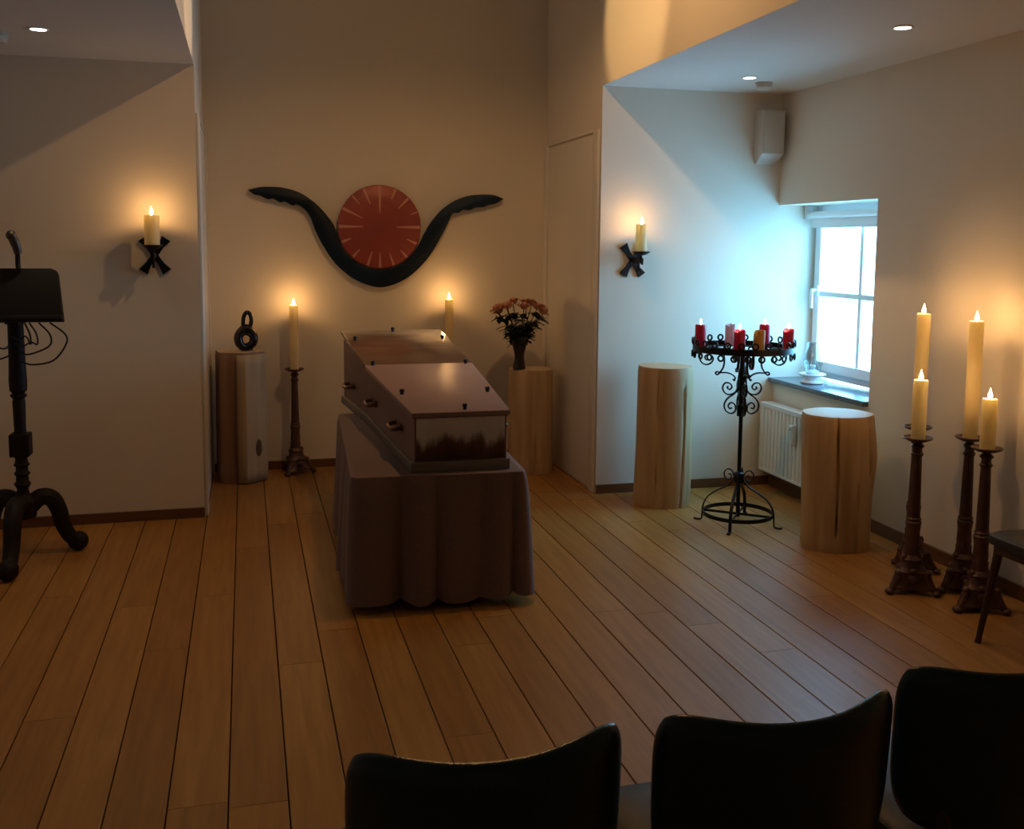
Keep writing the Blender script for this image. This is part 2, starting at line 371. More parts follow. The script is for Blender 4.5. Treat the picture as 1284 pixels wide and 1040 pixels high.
struct('wall_outer_left', MB().box((XO - .2, YF, 0), (XO, YB + .2, ZC + .1)), 'plaster')
struct('wall_left', MB().box((XO, YW, 0), (XL, YB + .2, ZC + .004)), 'plaster')
struct('wall_back', MB().box((XL - .2, YB, 0), (XR + .2, YB + .2, ZV + .1)), 'plaster')
struct('wall_alcove', MB().box((XR, YW, 0), (XW + .42, YB + .2, ZC + .004)), 'plaster')
NZ0, NZ1, NY0 = 0.695, 1.862, 4.865     # window niche
w = MB().box((XW, YF, 0), (XW + .42, NY0, ZC)).box((XW, NY0, NZ1), (XW + .42, YW, ZC)).box((XW, NY0, 0), (XW + .42, YW, NZ0))
struct('wall_right', w, 'plaster')
struct('wall_rear', MB().box((XO - .2, YF - .2, 0), (XW + .4, YF, ZV)), 'plaster')
struct('ceiling_left', MB().box((XO - .2, YF, ZC), (XL - .12, YB + .2, ZC + .1)).box((XL - .12, YF, ZC), (XL, YW, ZC + .004)), 'ceiling')
struct('ceiling_right', MB().box((XR + .12, YF, ZC), (XW + .42, YB + .2, ZC + .1)).box((XR, YF, ZC), (XR + .12, YW, ZC + .004)), 'ceiling')
struct('wall_bay_left', MB().box((XL - .12, YF, ZC + .004), (XL, YB + .2, ZV)), 'plaster')
struct('wall_bay_right', MB().box((XR, YF, ZC + .004), (XR + .12, YB + .2, ZV)), 'plaster')
struct('ceiling_bay', MB().box((XL - .2, YF - .2, ZV), (XR + .2, YB + .2, ZV + .1)), 'ceiling')
BH, BT = 0.058, 0.014
struct('baseboard_left', MB().box((XO, YW - BT, 0), (XL + 0.0, YW, BH)), 'base')
struct('baseboard_back', MB().box((XL + .02, YB - BT, 0), (XR - .02, YB, BH)), 'base')
struct('baseboard_alcove', MB().box((XR, YW - BT, 0), (XW - BT, YW, BH)), 'base')
struct('baseboard_right', MB().box((XW - BT, YF, 0), (XW, YW - BT, BH + .01)), 'base')

# doors in the two cheeks of the recess
def door(name, x, s):
    root = bpy.data.objects.new(name, None); COL.objects.link(root); root['kind'] = 'structure'
    root['label'] = 'flush cream door beside the alcove' if s < 0 else 'flush cream door at the narrow cheek by the split log'
    t = lambda d: x + s * d
    def bx(nm, d0, d1, y0, y1, z0, z1, bv=0.003):
        a, c = sorted((t(d0), t(d1)))
        return MB().box((a, y0, z0), (c, y1, z1)).build(nm, 'paint', root, smooth=False, bevel=bv)
    bx('door_leaf', 0.0, 0.012, YW + .115, YB - .09, 0.01, 2.285)
    bx('door_casing', 0.0, 0.022, YW + .012, YW + .105, 0, 2.31, 0.008)
    bx('door_casing', 0.0, 0.022, YB - .08, YB - .002, 0, 2.31)
    bx('door_head', 0.0, 0.016, YW + .105, YB - .08, 2.297, 2.312)
door('door_1', XR, -1)
door('door_2', XL, 1)

# window
wn = bpy.data.objects.new('window_1', None); COL.objects.link(wn); wn['kind'] = 'structure'
WX0, WX1 = 3.665, 3.725; WY0, WY1, WZ0, WZ1 = NY0 + .0, YW - .0, 0.735, NZ1
def frame(nm, y0, y1, z0, z1, wd, wb, wt, x0, x1):
    m = MB().box((x0, y0, z0), (x1, y0 + wd, z1)).box((x0, y1 - wd, z0), (x1, y1, z1)).box((x0, y0 + wd, z0), (x1, y1 - wd, z0 + wb)).box((x0, y0 + wd, z1 - wt), (x1, y1 - wd, z1))
    return m.build(nm, 'winwhite', wn, smooth=False)
frame('window_frame', WY0, WY1, WZ0, WZ1, .035, .05, .06, WX0 + .01, WX1 + .03)
sash = frame('sash', WY0 + .03, WY1 - .03, WZ0 + .045, WZ1 - .055, .062, .062, .062, WX0 - .012, WX1)
yc = 5.40; gy0, gy1, gz0, gz1 = WY0 + .092, WY1 - .092, WZ0 + .107, WZ1 - .117; zc = 1.285
MB().box((WX0, yc - .016, gz0), (WX1, yc + .016, gz1)).build('mullion', 'winwhite', wn, smooth=False)
for a, c in ((gy0, yc - .016), (yc + .016, gy1)):
    MB().box((WX0, a, zc - .016), (WX1, c, zc + .016)).build('glazing_bar', 'winwhite', wn, smooth=False)
    for z0, z1 in ((gz0, zc - .016), (zc + .016, gz1)):
        MB().box((3.694, a, z0), (3.698, c, z1)).build('pane', 'glass', wn, smooth=False)
hd = MB().box((WX0 - .022, 5.838, 1.27), (WX0 - .012, 5.868, 1.34)).build('handle_plate', 'chrome', wn, smooth=False)
MB().tube([(WX0 - .02, 5.853, 1.31), (WX0 - .055, 5.853, 1.31), (WX0 - .058, 5.85, 1.30), (WX0 - .058, 5.848, 1.19)], [.011, .011, .012, .010], 10).build('handle', 'chrome', hd)
bl = thing('roller_blind', 'rolled-up white roller blind at the window head', 'blind', (3.60, 5.4, 1.80))
MB().tube([(0, -.50, 0), (0, .50, 0)], .022, 14).build('roller', 'winwhite', bl)
for sgn in (-1, 1): MB().box((-.024, sgn * .515 - .008, -.026), (.024, sgn * .515 + .008, .061)).build('bracket', 'winwhite', bl, smooth=False)
MB().box((.014, -.49, -.085), (.018, .49, -.0)).build('blind_cloth', 'winwhite', bl, smooth=False)
sl = MB().box((3.355, NY0 + .002, NZ0), (WX0 + .02, YW - .002, NZ0 + .03)).build('trim_1', 'stone', None, smooth=False, bevel=0.004); sl['kind'] = 'structure'; sl['label'] = 'dark blue-grey stone window sill'

# ---------------------------------------------------------------- candles
def candle(name, label, loc, rad, h, wax='wax', power=1.6, lit=True, group=None, notch=0, seed=0):
    c = thing(name, label, 'candle', loc, 0, group)
    rnd = random.Random(seed + int(1000 * h))
    ph = rnd.uniform(0, 6.28)
    def lob(a, z): return 1 + (0.03 * sin(3 * a + ph) if z > h * .8 else 0)
    m = MB(); n = 28; prof = [(rad * .98, 0), (rad, .004), (rad, h * .5), (rad, h * .85), (rad, h - .006), (rad * .93, h), (rad * .80, h - .004), (rad * .5, h - .010), (.0001, h - .012)]
    m.lathe(prof, n, lobe=lob)
    if notch:      # rim burnt down unevenly
        m.v = [(x, y, z - (notch * max(0, cos(math.atan2(y, x) - ph)) ** 3 if z > h - .02 else 0)) for x, y, z in m.v]
    m.build('wax', wax, c)
    MB().tube([(0, 0, h - .014), (.001, 0, h + .004), (.002, .001, h + .010)], .0014, 6).build('wick', 'wick', c)
    if lit:
        s = .75 if name == 'votive_candle' else 1.15
        MB().lathe([(.0001, h - .002), (.006 * s, h + .004), (.0085 * s, h + .012), (.0075 * s, h + .020), (.004 * s, h + .031), (.0001, h + .042 * s)], 14).build('flame', 'flame', c)
        l = lamp('candle_light', 'POINT', (0, 0, h + .020), power, CANDLE, shadow_soft_size=0.008); l.parent = c
    return c

# ---------------------------------------------------------------- wall art
art = thing('wall_sculpture', 'dark blue winged wall sculpture cradling a red sun disc', 'wall art', (0.92, YB, 1.71))
AY = 7.05
def A(x, z_): p = on_y(290 + x / 3.057, 210 + z_ / 3.057, AY); return (p.x - 0.92, p.z - 1.71)
top = [(63, 86), (95, 78), (130, 74), (200, 78), (265, 98), (320, 135), (362, 178), (395, 225), (413, 280), (440, 332), (490, 372), (530, 387), (570, 391), (612, 387), (655, 370), (700, 330), (726, 285), (745, 245), (770, 205), (810, 160), (860, 126), (920, 107), (1000, 105), (1043, 120)]
low = [(1043, 122), (1015, 138), (985, 145), (968, 152), (940, 154), (915, 164), (890, 163), (872, 174), (848, 178), (832, 212), (800, 275), (760, 340), (710, 396), (650, 438), (580, 460), (520, 450), (460, 421), (400, 370), (352, 300), (322, 240), (304, 192), (280, 160), (252, 143), (235, 146), (205, 131), (188, 134), (160, 120), (140, 122), (110, 108), (90, 105)]
def sm2(pl):
    return [(p.x, p.y) for p in smooth_path([Vector((a, c, 0)) for a, c in pl], 4)]
out = sm2([A(*p) for p in top]) + sm2([A(*p) for p in low])
MB().prism(out, lambda p: (p[0], -0.050, p[1]), lambda p: (p[0], -0.022, p[1])).build('wing', 'wing', art, smooth=False, bevel=0.006)
DC = A(570, 228); DR = 0.292
dk = MB().lathe([(DR - .004, 0), (DR, .004), (DR, .016), (DR - .006, .020), (DR * .6, .026), (.0001, .029)], 64).xform(Matrix.Translation((DC[0], -0.024, DC[1])) @ Matrix.Rotation(pi / 2, 4, 'X')).build('sun_disc', 'disc', art)
for a, r0, wd in [(90, .34, .035), (67, .72, .03), (45, .62, .028), (22, .80, .02), (0, .40, .035), (-24, .70, .028), (-48, .74, .028), (-70, .66, .028), (-90, .62, .03), (-108, .62, .03), (-132, .72, .03), (-158, .74, .03), (180, .40, .035), (154, .46, .03), (132, .72, .024), (113, .58, .03)]:
    t = radians(a); d = Vector((cos(t), 0, sin(t))); q = Vector((-sin(t), 0, cos(t))); c = Vector((DC[0], 0, DC[1]))
    def rp_(rr, side, lift):
        yb = -0.024 - (.020 + .006 * max(0, 1 - (rr / DR - .6) / .4) if rr / DR > .6 else .0262 + .003 * (1 - rr / DR / .6)) - lift
        e = c + d * rr + q * side; return (e.x, yb, e.z)
    ws = wd * DR * 1.2; ra, rb = r0 * DR, .975 * DR
    MB().hexa([rp_(ra, -ws * .25, -.002), rp_(rb, -ws, -.002), rp_(rb, ws, -.002), rp_(ra, ws * .25, -.002)], [rp_(ra, -ws * .25, .0015), rp_(rb, -ws, .0015), rp_(rb, ws, .0015), rp_(ra, ws * .25, .0015)]).build('ray', 'ray', dk, smooth=False)
for px_ in (-.30, .30):
    MB().tube([(px_ + DC[0], -.03, DC[1] - .18), (px_ + DC[0], 0, DC[1] - .18)], .008, 8).build('wall_fixing', 'wing', art)

# ---------------------------------------------------------------- wall sconces
def flared(m, c, d, L, w0, w1, th, nrm):
    d = Vector(d).normalized(); nrm = Vector(nrm); q = nrm.cross(d)
    c = Vector(c); h2 = nrm * (th / 2)
    pts = [(0, w0), (L * .55, w0), (L, w1)]
    o = [c + d * a - q * (w_ / 2) for a, w_ in pts] + [c + d * a + q * (w_ / 2) for a, w_ in reversed(pts)]
    k = len(o); m.add([p - h2 for p in o] + [p + h2 for p in o], [tuple(range(k)), tuple(reversed(range(k, 2 * k)))] + [(i, i + k, (i + 1) % k + k, (i + 1) % k) for i in range(k)])
def make_sconce(label):
    s = thing('wall_sconce', label, 'sconce')
    m = MB()
    for a in (56, 124, 236, 304): flared(m, (0, -.010, 0), (cos(radians(a)), 0, sin(radians(a))), .112, .030, .054, .014, (0, 1, 0))
    m.build('wall_plate', 'iron', s, smooth=False)
    m = MB().box((-.010, -.165, -.012), (.010, -.008, .012)); m.build('arm', 'iron', s, smooth=False)
    m = MB()
    for a in (0, 90, 180, 270): flared(m, (0, -.110, -.004), (0, cos(radians(a)), sin(radians(a))), .064, .018, .042, .012, (1, 0, 0))
    m.build('cross_ornament', 'iron', s, smooth=False)
    MB().lathe([(.010, .032), (.030, .036), (.052, .050), (.056, .056), (.052, .058), (.0001, .050)], 28, (0, -.150, 0)).build('drip_pan', 'iron', s)
    MB().tube([(0, -.150, -.004), (0, -.150, .04)], .009, 8).build('pan_stem', 'iron', s)
    return s
s1 = make_sconce('black iron wall sconce on the plain wall behind the lectern'); SP1 = on_y(191, 308.5, YW - .150); SP2 = on_y(804, 316.5, YW - .150); s1.location = (SP1.x, YW, SP1.z - .052)
s2 = dup(s1, (SP2.x, YW, SP2.z - .052), 0, 'black iron wall sconce in the daylit alcove')
candle('pillar_candle', 'lit ivory candle on the wall sconce behind the lectern', (SP1.x, SP1.y, SP1.z + .001), .040, .165, power=1.25)
candle('pillar_candle', 'lit ivory candle on the wall sconce in the alcove', (SP2.x, SP2.y, SP2.z + .001), .035, .17, power=1.3)

# ---------------------------------------------------------------- floor candlesticks
def make_stick(label):
    t = thing('candlestick', label, 'candlestick')
    def lobe(a, z):
        k = max(0, min(1, (0.17 - z) / .15)); return 1 + k * .34 * cos(3 * (a - pi / 2))
    MB().lathe([(.050, .022), (.078, .024), (.080, .032), (.070, .050), (.064, .075), (.062, .098), (.066, .104), (.060, .112), (.050, .128), (.047, .152), (.052, .160), (.044, .170), (.036, .182)], 36, lobe=lobe).build('base', 'bronze', t)
    for k in range(3):
        a = pi / 2 + k * 2 * pi / 3; R_ = Matrix.Rotation(a, 4, 'Z')
        m = MB().tube(smooth_path([(.050, 0, .100), (.072, 0, .082), (.086, 0, .055), (.104, 0, .028), (.122, 0, .012)], 4), [.018, .019, .020, .020, .020, .020, .020, .019, .019, .018, .018, .017, .016, .015, .014, .012, .011], 10)
        m.ball((.120, 0, .014), .020, .024, .014); m.ball((.074, 0, .094), .018, .02, .02); m.xform(R_); m.build('paw_foot', 'bronze', t)
        a2 = a + pi / 3
        m = MB().ball((.050, 0, .070), .016, .026, .024); m.ball((.052, 0, .110), .013, .018, .014); m.xform(Matrix.Rotation(a2, 4, 'Z')); m.build('relief', 'bronze', t)
        m = MB().ball((.043, 0, .165), .012, .014, .020); m.xform(R_); m.build('leaf_boss', 'bronze', t)
    MB().lathe([(.038, .178), (.034, .200), (.036, .215), (.031, .225), (.033, .240), (.030, .290), (.034, .320), (.036, .332), (.030, .340), (.034, .348), (.028, .356), (.0265, .420), (.024, .540), (.0215, .640), (.026, .646), (.028, .654), (.022, .660), (.020, .676), (.026, .684), (.031, .690), (.024, .697), (.016, .704), (.016, .712)], 24).build('column', 'bronze', t)
    MB().lathe([(.016, .706), (.040, .712), (.062, .722), (.067, .729), (.064, .731), (.052, .724), (.0001, .719)], 32).build('drip_pan', 'bronze', t)
    return t
PZ = .7195
k0 = make_stick('dark bronze candlestick standing beside the split log against the back wall'); k0.location = (0.312, 6.945, 0); k0.rotation_euler.z = radians(30)
dup(k0, (1.392, 6.945, 0), radians(30), 'dark bronze candlestick hidden behind the head of the coffin')
dup(k0, (2.97, 3.875, 0), radians(-24), 'front candlestick of the pair closer to the log, with the short candle')
dup(k0, (3.150, 4.115, 0), radians(0), 'rear candlestick of the pair closer to the log, with the tall candle')
dup(k0, (3.117, 3.605, 0), radians(-22), 'front candlestick beside the chair leg, with the shortest candle')
dup(k0, (3.215, 3.83, 0), radians(-24), 'rear candlestick behind the chair, with a tall candle by the wall')
candle('altar_candle', 'tall lit candle on the candlestick beside the split log', (0.312, 6.945, PZ), .030, .445, power=1.3)
candle('altar_candle', 'tall lit candle rising behind the head of the coffin', (1.392, 6.945, PZ), .030, .480, power=1.3)
candle('altar_candle', 'short lit candle in front of the tall one closer to the log', (2.97, 3.875, PZ), .032, .275, power=1.0, seed=1)
candle('altar_candle', 'tall lit candle farthest along the wall, closer to the log', (3.150, 4.115, PZ), .032, .560, power=1.3, seed=2)
candle('altar_candle', 'shortest lit candle, above the chair leg', (3.117, 3.605, PZ), .032, .225, power=1.0, seed=3)
candle('altar_candle', 'tall lit candle beside the right-hand wall, closest to the chair', (3.215, 3.83, PZ), .032, .545, power=1.3, seed=4)

# ---------------------------------------------------------------- log pedestals
def log(label, x, y, h, rad, matl, seed, cracks=(), lean=(0, 0), bulge=(), flat=None, rz=0):
    t = thing('log_pedestal', label, 'log', (x, y, 0), rz)
    rnd = random.Random(seed); ph = [rnd.uniform(0, 6.28) for _ in range(6)]
    n, L = 120, 26
    def rr(a, v):
        q = 1 + .035 * sin(2 * a + ph[0] + v) + .022 * sin(3 * a + ph[1] - 1.5 * v) + .012 * sin(7 * a + ph[2]) * (1 + .3 * sin(4 * v + ph[3])) + .012 * sin(5 * v + ph[4] + a)
        if flat: q *= flat(a, v)
        for (ba, bv, bw, bs, amp) in bulge:
            da = (a - ba + pi) % (2 * pi) - pi
            q += amp * math.exp(-(da / bw) ** 2 - ((v - bv) / bs) ** 2)
        for (ca, wd, dep, v0, v1) in cracks:
            da = (a - ca - .06 * sin(3 * v) + pi) % (2 * pi) - pi
            if abs(da) < wd and v0 <= v <= v1: q -= dep * (1 - abs(da) / wd)
        return rad * q
    vs = []; fs = []
    for j in range(L + 1):
        v = j / L; e = 1 - (.03 if j == L else 0) - (.02 if j == 0 else 0)
        for i in range(n):
            a = 2 * pi * i / n; q = rr(a, v) * e
            vs.append((q * cos(a) + lean[0] * v, q * sin(a) + lean[1] * v, h * v))
    for j in range(L):
        for i in range(n): fs.append((j * n + i, j * n + (i + 1) % n, (j + 1) * n + (i + 1) % n, (j + 1) * n + i))
    fs.append(tuple(reversed(range(n))))
    MB().add(vs, fs).build('trunk', matl, t, angle=50)
    ring = [Vector(p) for p in vs[L * n:]]; c = Vector((lean[0], lean[1], h))
    m = MB(); rings = []
    for s_ in (1, .8, .6, .4, .2): rings.append([c + (p - c) * s_ + Vector((0, 0, .0035 * (s_ < 1))) for p in ring])
    vv = [p for g in rings for p in g] + [c + Vector((0, 0, .004))]; ff = []
    for j in range(4):
        for i in range(n): ff.append((j * n + i, j * n + (i + 1) % n, (j + 1) * n + (i + 1) % n, (j + 1) * n + i))
    for i in range(n): ff.append((4 * n + i, 4 * n + (i + 1) % n, 5 * n))
    m.add(vv, ff).build('cut_top', 'endgrain', t)
    return t
A_ = radians
def hexa_flat(a, v):     # split log: flat split faces
    k = (a + .35) % (pi / 3) - pi / 6
    return .92 / max(.86, cos(k)) 
p1 = log('reddish split log with a knot, carrying the black figurine', -0.050, 6.835, .872, .158, 'log_red', 3, cracks=[(A_(-62), .05, .05, 0, 1)], flat=hexa_flat)
# pale heartwood face with knot on the side turned to the coffin
m = MB(); rows = []
for j in range(13):
    v = j / 12; z = .012 + v * .845
    for a in (-96, -78, -58, -38, -20):
        w_ = 1.0 - .18 * (v < .15) * (1 - v / .15); q = .1665 * hexa_flat(radians(a), v) * (1 + .01 * sin(9 * v + a))
        rows.append((q * cos(radians(a)), q * sin(radians(a)), z))
fs = [(j * 5 + i, j * 5 + i + 1, (j + 1) * 5 + i + 1, (j + 1) * 5 + i) for j in range(12) for i in range(4)]
m.add(rows, fs); pf = m.build('pale_split_face', 'log_pale', p1)
sd_ = pf.modifiers.new('depth', 'SOLIDIFY'); sd_.thickness = .022; sd_.offset = 0
km = MB().ball((0, 0, 0), .028, .010, .060, 18, 10); q = radians(-46); km.xform(Matrix.Translation((.163 * cos(q), .163 * sin(q), .235)) @ Matrix.Rotation(q + pi / 2, 4, 'Z')); km.build('knot', 'bark_knot', p1)
p2 = log('pale log pedestal under the vase of roses', 1.925, 6.665, .728, .150, 'log', 8, cracks=[(A_(-95), .035, .12, 0, .42)], bulge=[(A_(-60), 0, 1.2, .16, .10), (A_(230), .05, .8, .1, .05)])
p3 = log('tall bare log pedestal in the daylit alcove', 2.470, 5.630, .858, .168, 'log', 12, cracks=[(A_(232), .04, .10, 0, 1), (A_(-70), .05, .16, 0, .85)], lean=(.015, .01), bulge=[(A_(-40), .12, .7, .2, .03)])
p4 = log('short stout log pedestal hiding part of the radiator', 3.035, 4.600, .718, .178, 'log', 21, cracks=[(A_(238), .045, .20, .12, 1), (A_(-58), .05, .14, .55, .92), (A_(-85), .03, .08, .0, .5)], lean=(-.012, .008), bulge=[(A_(-28), .68, .6, .22, .13), (A_(200), .0, .8, .12, .03)])

# figurine: two looped forms leaning together
fg = thing('figurine', 'small black abstract figurine of looped embracing forms', 'figurine', (-0.005, 6.800, .8795), radians(10))
MB().lathe([(.040, 0), (.046, .006), (.046, .014), (.030, .018)], 24).build('plinth', 'sculpt', fg)
body = smooth_path([(0, 0, .020), (.038, -.006, .040), (.050, -.004, .080), (.034, .004, .118), (.006, .008, .142), (-.024, .006, .126), (-.048, 0, .090), (-.044, -.004, .048), (-.015, 0, .020)], 5, True)
MB().tube(body, [.025 + .006 * sin(pi * i / len(body)) for i in range(len(body))], 12, closed=True).build('lower_loop', 'sculpt', fg)
head = smooth_path([(-.012, .004, .140), (.022, 0, .150), (.036, -.002, .190), (.032, 0, .230), (.014, .002, .250), (-.006, .002, .236), (-.016, .002, .195)], 5, True)
MB().tube(head, .0135, 12, closed=True).build('upper_loop', 'sculpt', fg)
MB().tube(smooth_path([(-.040, -.012, .090), (-.010, -.024, .112), (.030, -.018, .096)], 5), .011, 10).build('arm', 'sculpt', fg)
MB().ball((.020, -.012, .148), .013, .012, .014).build('head', 'sculpt', fg)

# ---------------------------------------------------------------- vase and roses
VX, VY, VZ = 1.822, 6.615, .7325
vz = thing('vase', 'dark glass vase of roses on the pale log', 'vase', (VX, VY, VZ))
MB().lathe([(.040, 0), (.046, .004), (.044, .020), (.034, .065), (.034, .095), (.046, .150), (.055, .205), (.060, .222), (.056, .222), (.050, .200), (.040, .150), (.028, .095), (.028, .065), (.034, .020), (.0001, .012)], 32).build('body', 'vase', vz)
MB().lathe([(.047, .222), (.0625, .220), (.0635, .225), (.0600, .229), (.055, .226)], 32).build('lip', 'vase', vz)
heads = [(-.165, -.01, .420), (-.105, -.05, .440), (-.045, .01, .465), (.015, -.05, .435), (.060, .03, .455), (.115, -.02, .430), (.160, .01, .418), (-.070, .06, .430), (.100, .06, .450), (.145, -.055, .400), (-.135, .04, .400)]
where = ['outermost on the coffin side', 'front, second from the coffin side', 'tallest, at the middle', 'low at the front middle', 'close behind the tallest toward the door', 'at the front toward the door', 'outermost beside the door', 'rear, toward the coffin', 'rear, toward the door', 'lowest beside the door', 'lower rear on the coffin side']
def leaf(m, base, d, L, W, tilt):
    d = Vector(d).normalized(); q = d.cross(Vector((0, 0, 1))).normalized(); up = Vector((0, 0, 1))
    ps = []
    for t_, w_ in ((0, .02), (.25, .8), (.55, 1), (.8, .6), (1, .02)):
        c = Vector(base) + d * L * t_ + up * (tilt * L * t_ - .35 * L * t_ * t_)
        ps += [c - q * W / 2 * w_ + up * .004, c, c + q * W / 2 * w_ + up * .004]
    fs = []
    for i in range(4): fs += [(3 * i, 3 * i + 1, 3 * i + 4, 3 * i + 3), (3 * i + 1, 3 * i + 2, 3 * i + 5, 3 * i + 4)]
    m.add(ps, fs)
rnd = random.Random(5)
for (hx, hy, hz), wh in zip(heads, where):
    ro = thing('rose', 'apricot rose in the vase, ' + wh, 'rose', (VX, VY, VZ), 0, 'roses in the vase')
    sx_, sy_ = hx * .10, hy * .10
    path = smooth_path([(sx_ * 1.2, sy_ * 1.2, .022), (sx_ * 2.2, sy_ * 2.2, .17), (hx * .45, hy * .45, .27), (hx, hy, hz - .018)], 5)
    MB().tube(path, .0032, 6).build('stem', 'stem', ro)
    bl_ = MB(); tw = rnd.uniform(0, 6)
    dirv = Vector((hx * 1.5, hy * 1.5, .35)).normalized(); Q = Vector((0, 0, 1)).rotation_difference(dirv).to_matrix().to_4x4()
    bl_.ball((0, 0, .006), .015, .015, .020, 10, 6)
    for ring_, (cnt, r0, hgt, opn) in enumerate([(4, .013, .024, .003), (5, .020, .023, .008), (6, .026, .019, .014)]):
        for i in range(cnt):
            a0 = tw + i * 2 * pi / cnt + ring_ * .5; ps = []; span = 1.1 * 2 * pi / cnt
            for j in range(4):
                v = j / 3
                for kk in range(5):
                    a = a0 + (kk / 4 - .5) * span * (1 - .35 * v * v); q = r0 * (.45 + .55 * sin(v * 1.7)) + opn * v * v; zz = -.012 + (hgt + .012) * v - (.004 * ring_ if v == 1 else 0) - .004 * abs(kk - 2) * v
                    ps.append((q * cos(a), q * sin(a), zz))
            bl_.add(ps, [(j * 5 + kk, j * 5 + kk + 1, (j + 1) * 5 + kk + 1, (j + 1) * 5 + kk) for j in range(3) for kk in range(4)])
    bl_.xform(Matrix.Translation((hx, hy, hz)) @ Q @ Matrix.Scale(1.3, 4)).build('bloom', 'petal', ro)
    lm = MB()
    for i in range(20):
        t_ = rnd.uniform(.42, .93); p = path[int(t_ * (len(path) - 1))]
        a = rnd.uniform(0, 2 * pi); dd = (cos(a) + hx * 3, sin(a) + hy * 3, rnd.uniform(-.4, .5))
        leaf(lm, p, dd, rnd.uniform(.060, .090), rnd.uniform(.040, .058), rnd.uniform(-.1, .5))
    lv = lm.build('leaves', 'leaf', ro)

# ---------------------------------------------------------------- bier and coffin
BX0, BX1, BY0, BY1, BZ = .418, 1.185, 4.185, 5.80, .600
br = thing('bier', 'low bier draped with a pleated mauve-brown cloth', 'bier', (.845, 4.985, 0), radians(-3.2))
hx, hy = (BX1 - BX0) / 2, (BY1 - BY0) / 2
per = []                                                # perimeter samples with rounded corners
cr = .035
def corner(cx_, cy_, a0): return [(cx_ + cr * cos(radians(a0 + k * 15)), cy_ + cr * sin(radians(a0 + k * 15)), cos(radians(a0 + k * 15)), sin(radians(a0 + k * 15))) for k in range(7)]
def side(p, q, nx, ny, n): return [(p[0] + (q[0] - p[0]) * i / n, p[1] + (q[1] - p[1]) * i / n, nx, ny) for i in range(1, n)]
per += corner(hx - cr, -hy + cr, -90) + side((hx, -hy + cr), (hx, hy - cr), 1, 0, 150) + corner(hx - cr, hy - cr, 0) + side((hx - cr, hy), (-hx + cr, hy), 0, 1, 72)
per += corner(-hx + cr, hy - cr, 90) + side((-hx, hy - cr), (-hx, -hy + cr), -1, 0, 150) + corner(-hx + cr, -hy + cr, 180) + side((-hx + cr, -hy), (hx - cr, -hy), 0, -1, 72)
s_acc = [0]
for a, c in zip(per, per[1:]): s_acc.append(s_acc[-1] + math.hypot(c[0] - a[0], c[1] - a[1]))
tot = s_acc[-1] + .01
rows = 12; vs = []; n = len(per)
npl = 25
for j in range(rows + 1):
    v = j / rows
    for (x, y, nx, ny), s_ in zip(per, s_acc):
        ph = 2 * pi * npl * s_ / tot + 1.2 * sin(2 * pi * 5 * s_ / tot + 1) + .7 * sin(2 * pi * 11 * s_ / tot)
        pl = 1.7 * abs(sin(ph / 2)) ** .75 - 1
        d = .006 + .014 * v + (.042 * v ** .55) * pl * (.75 + .45 * sin(2 * pi * 7 * s_ / tot + .4)) - .002
        if v == 0: d = 0
        zb = .022 + .012 * sin(2 * pi * 4 * s_ / tot) - .010 * pl + .02
        vs.append((x + nx * d, y + ny * d, BZ - .004 - (BZ - .004 - zb) * v))
fs = [(j * n + i, j * n + (i + 1) % n, (j + 1) * n + (i + 1) % n, (j + 1) * n + i) for j in range(rows) for i in range(n)]
MB().add(vs, fs).build('skirt', 'cloth', br, angle=180)
m = MB(); vs = [(x, y, BZ - .004) for x, y, _, _ in per] + [(x - nx * .006, y - ny * .006, BZ) for x, y, nx, ny in per]
m.add(vs, [(i, (i + 1) % n, (i + 1) % n + n, i + n) for i in range(n)] + [tuple(range(n, 2 * n))]).build('cloth_top', 'cloth', br, angle=180)
for sx_ in (-1, 1):
    for sy_ in (-1, 1): MB().box((sx_ * (hx - .09) - .02, sy_ * (hy - .12) - .02, 0), (sx_ * (hx - .09) + .02, sy_ * (hy - .12) + .02, BZ - .03)).build('leg', 'iron', br, smooth=False)

cf = thing('coffin', 'coffin printed with clouds and a winter landscape, lying on the draped bier', 'coffin', (0.905, 4.215, BZ + .001))
CL = 1.985; YC = 1.28                                   # length, lid crease
def cw(t): return .218 + (.302 - .218) * min(t / YC, 1) if t < YC else .302 + (.310 - .302) * (t - YC) / (CL - YC)      # half width
def cxm(t): return -.004 + .030 * t / YC if t < YC else .026 - .056 * (t - YC) / (CL - YC)                 # the axis drifts a little
def top_z(t): return .243 + (.300 - .243) * t / YC if t < YC else .300 + (.430 - .300) * (t - YC) / (CL - YC)
def section(t0, t1, z0, z1, ins):
    return MB().hexa([(cxm(t0) - cw(t0) + ins, t0, z0[0]), (cxm(t0) + cw(t0) - ins, t0, z0[0]), (cxm(t1) + cw(t1) - ins, t1, z0[1]), (cxm(t1) - cw(t1) + ins, t1, z0[1])],
                     [(cxm(t0) - cw(t0) + ins, t0, z1[0]), (cxm(t0) + cw(t0) - ins, t0, z1[0]), (cxm(t1) + cw(t1) - ins, t1, z1[1]), (cxm(t1) - cw(t1) + ins, t1, z1[1])])
bd = MB()
ins = .012
ts = [0.012, YC, CL - .012]
L_ = [(cxm(t) - cw(t) + ins, t) for t in ts]; R2 = [(cxm(t) + cw(t) - ins, t) for t in ts]
ol = L_ + list(reversed(R2)); tz = [top_z(t) - .001 for t in ts]; tzz = tz + list(reversed(tz))
k = len(ol)
bd.add([(x, y, .045) for x, y in ol] + [(x, y, z) for (x, y), z in zip(ol, tzz)],
       [tuple(range(k)), (6, 7, 10, 11), (7, 8, 9, 10)] + [(i, i + k, (i + 1) % k + k, (i + 1) % k) for i in range(k)])
bd.build('body', 'coffin', cf, smooth=False)
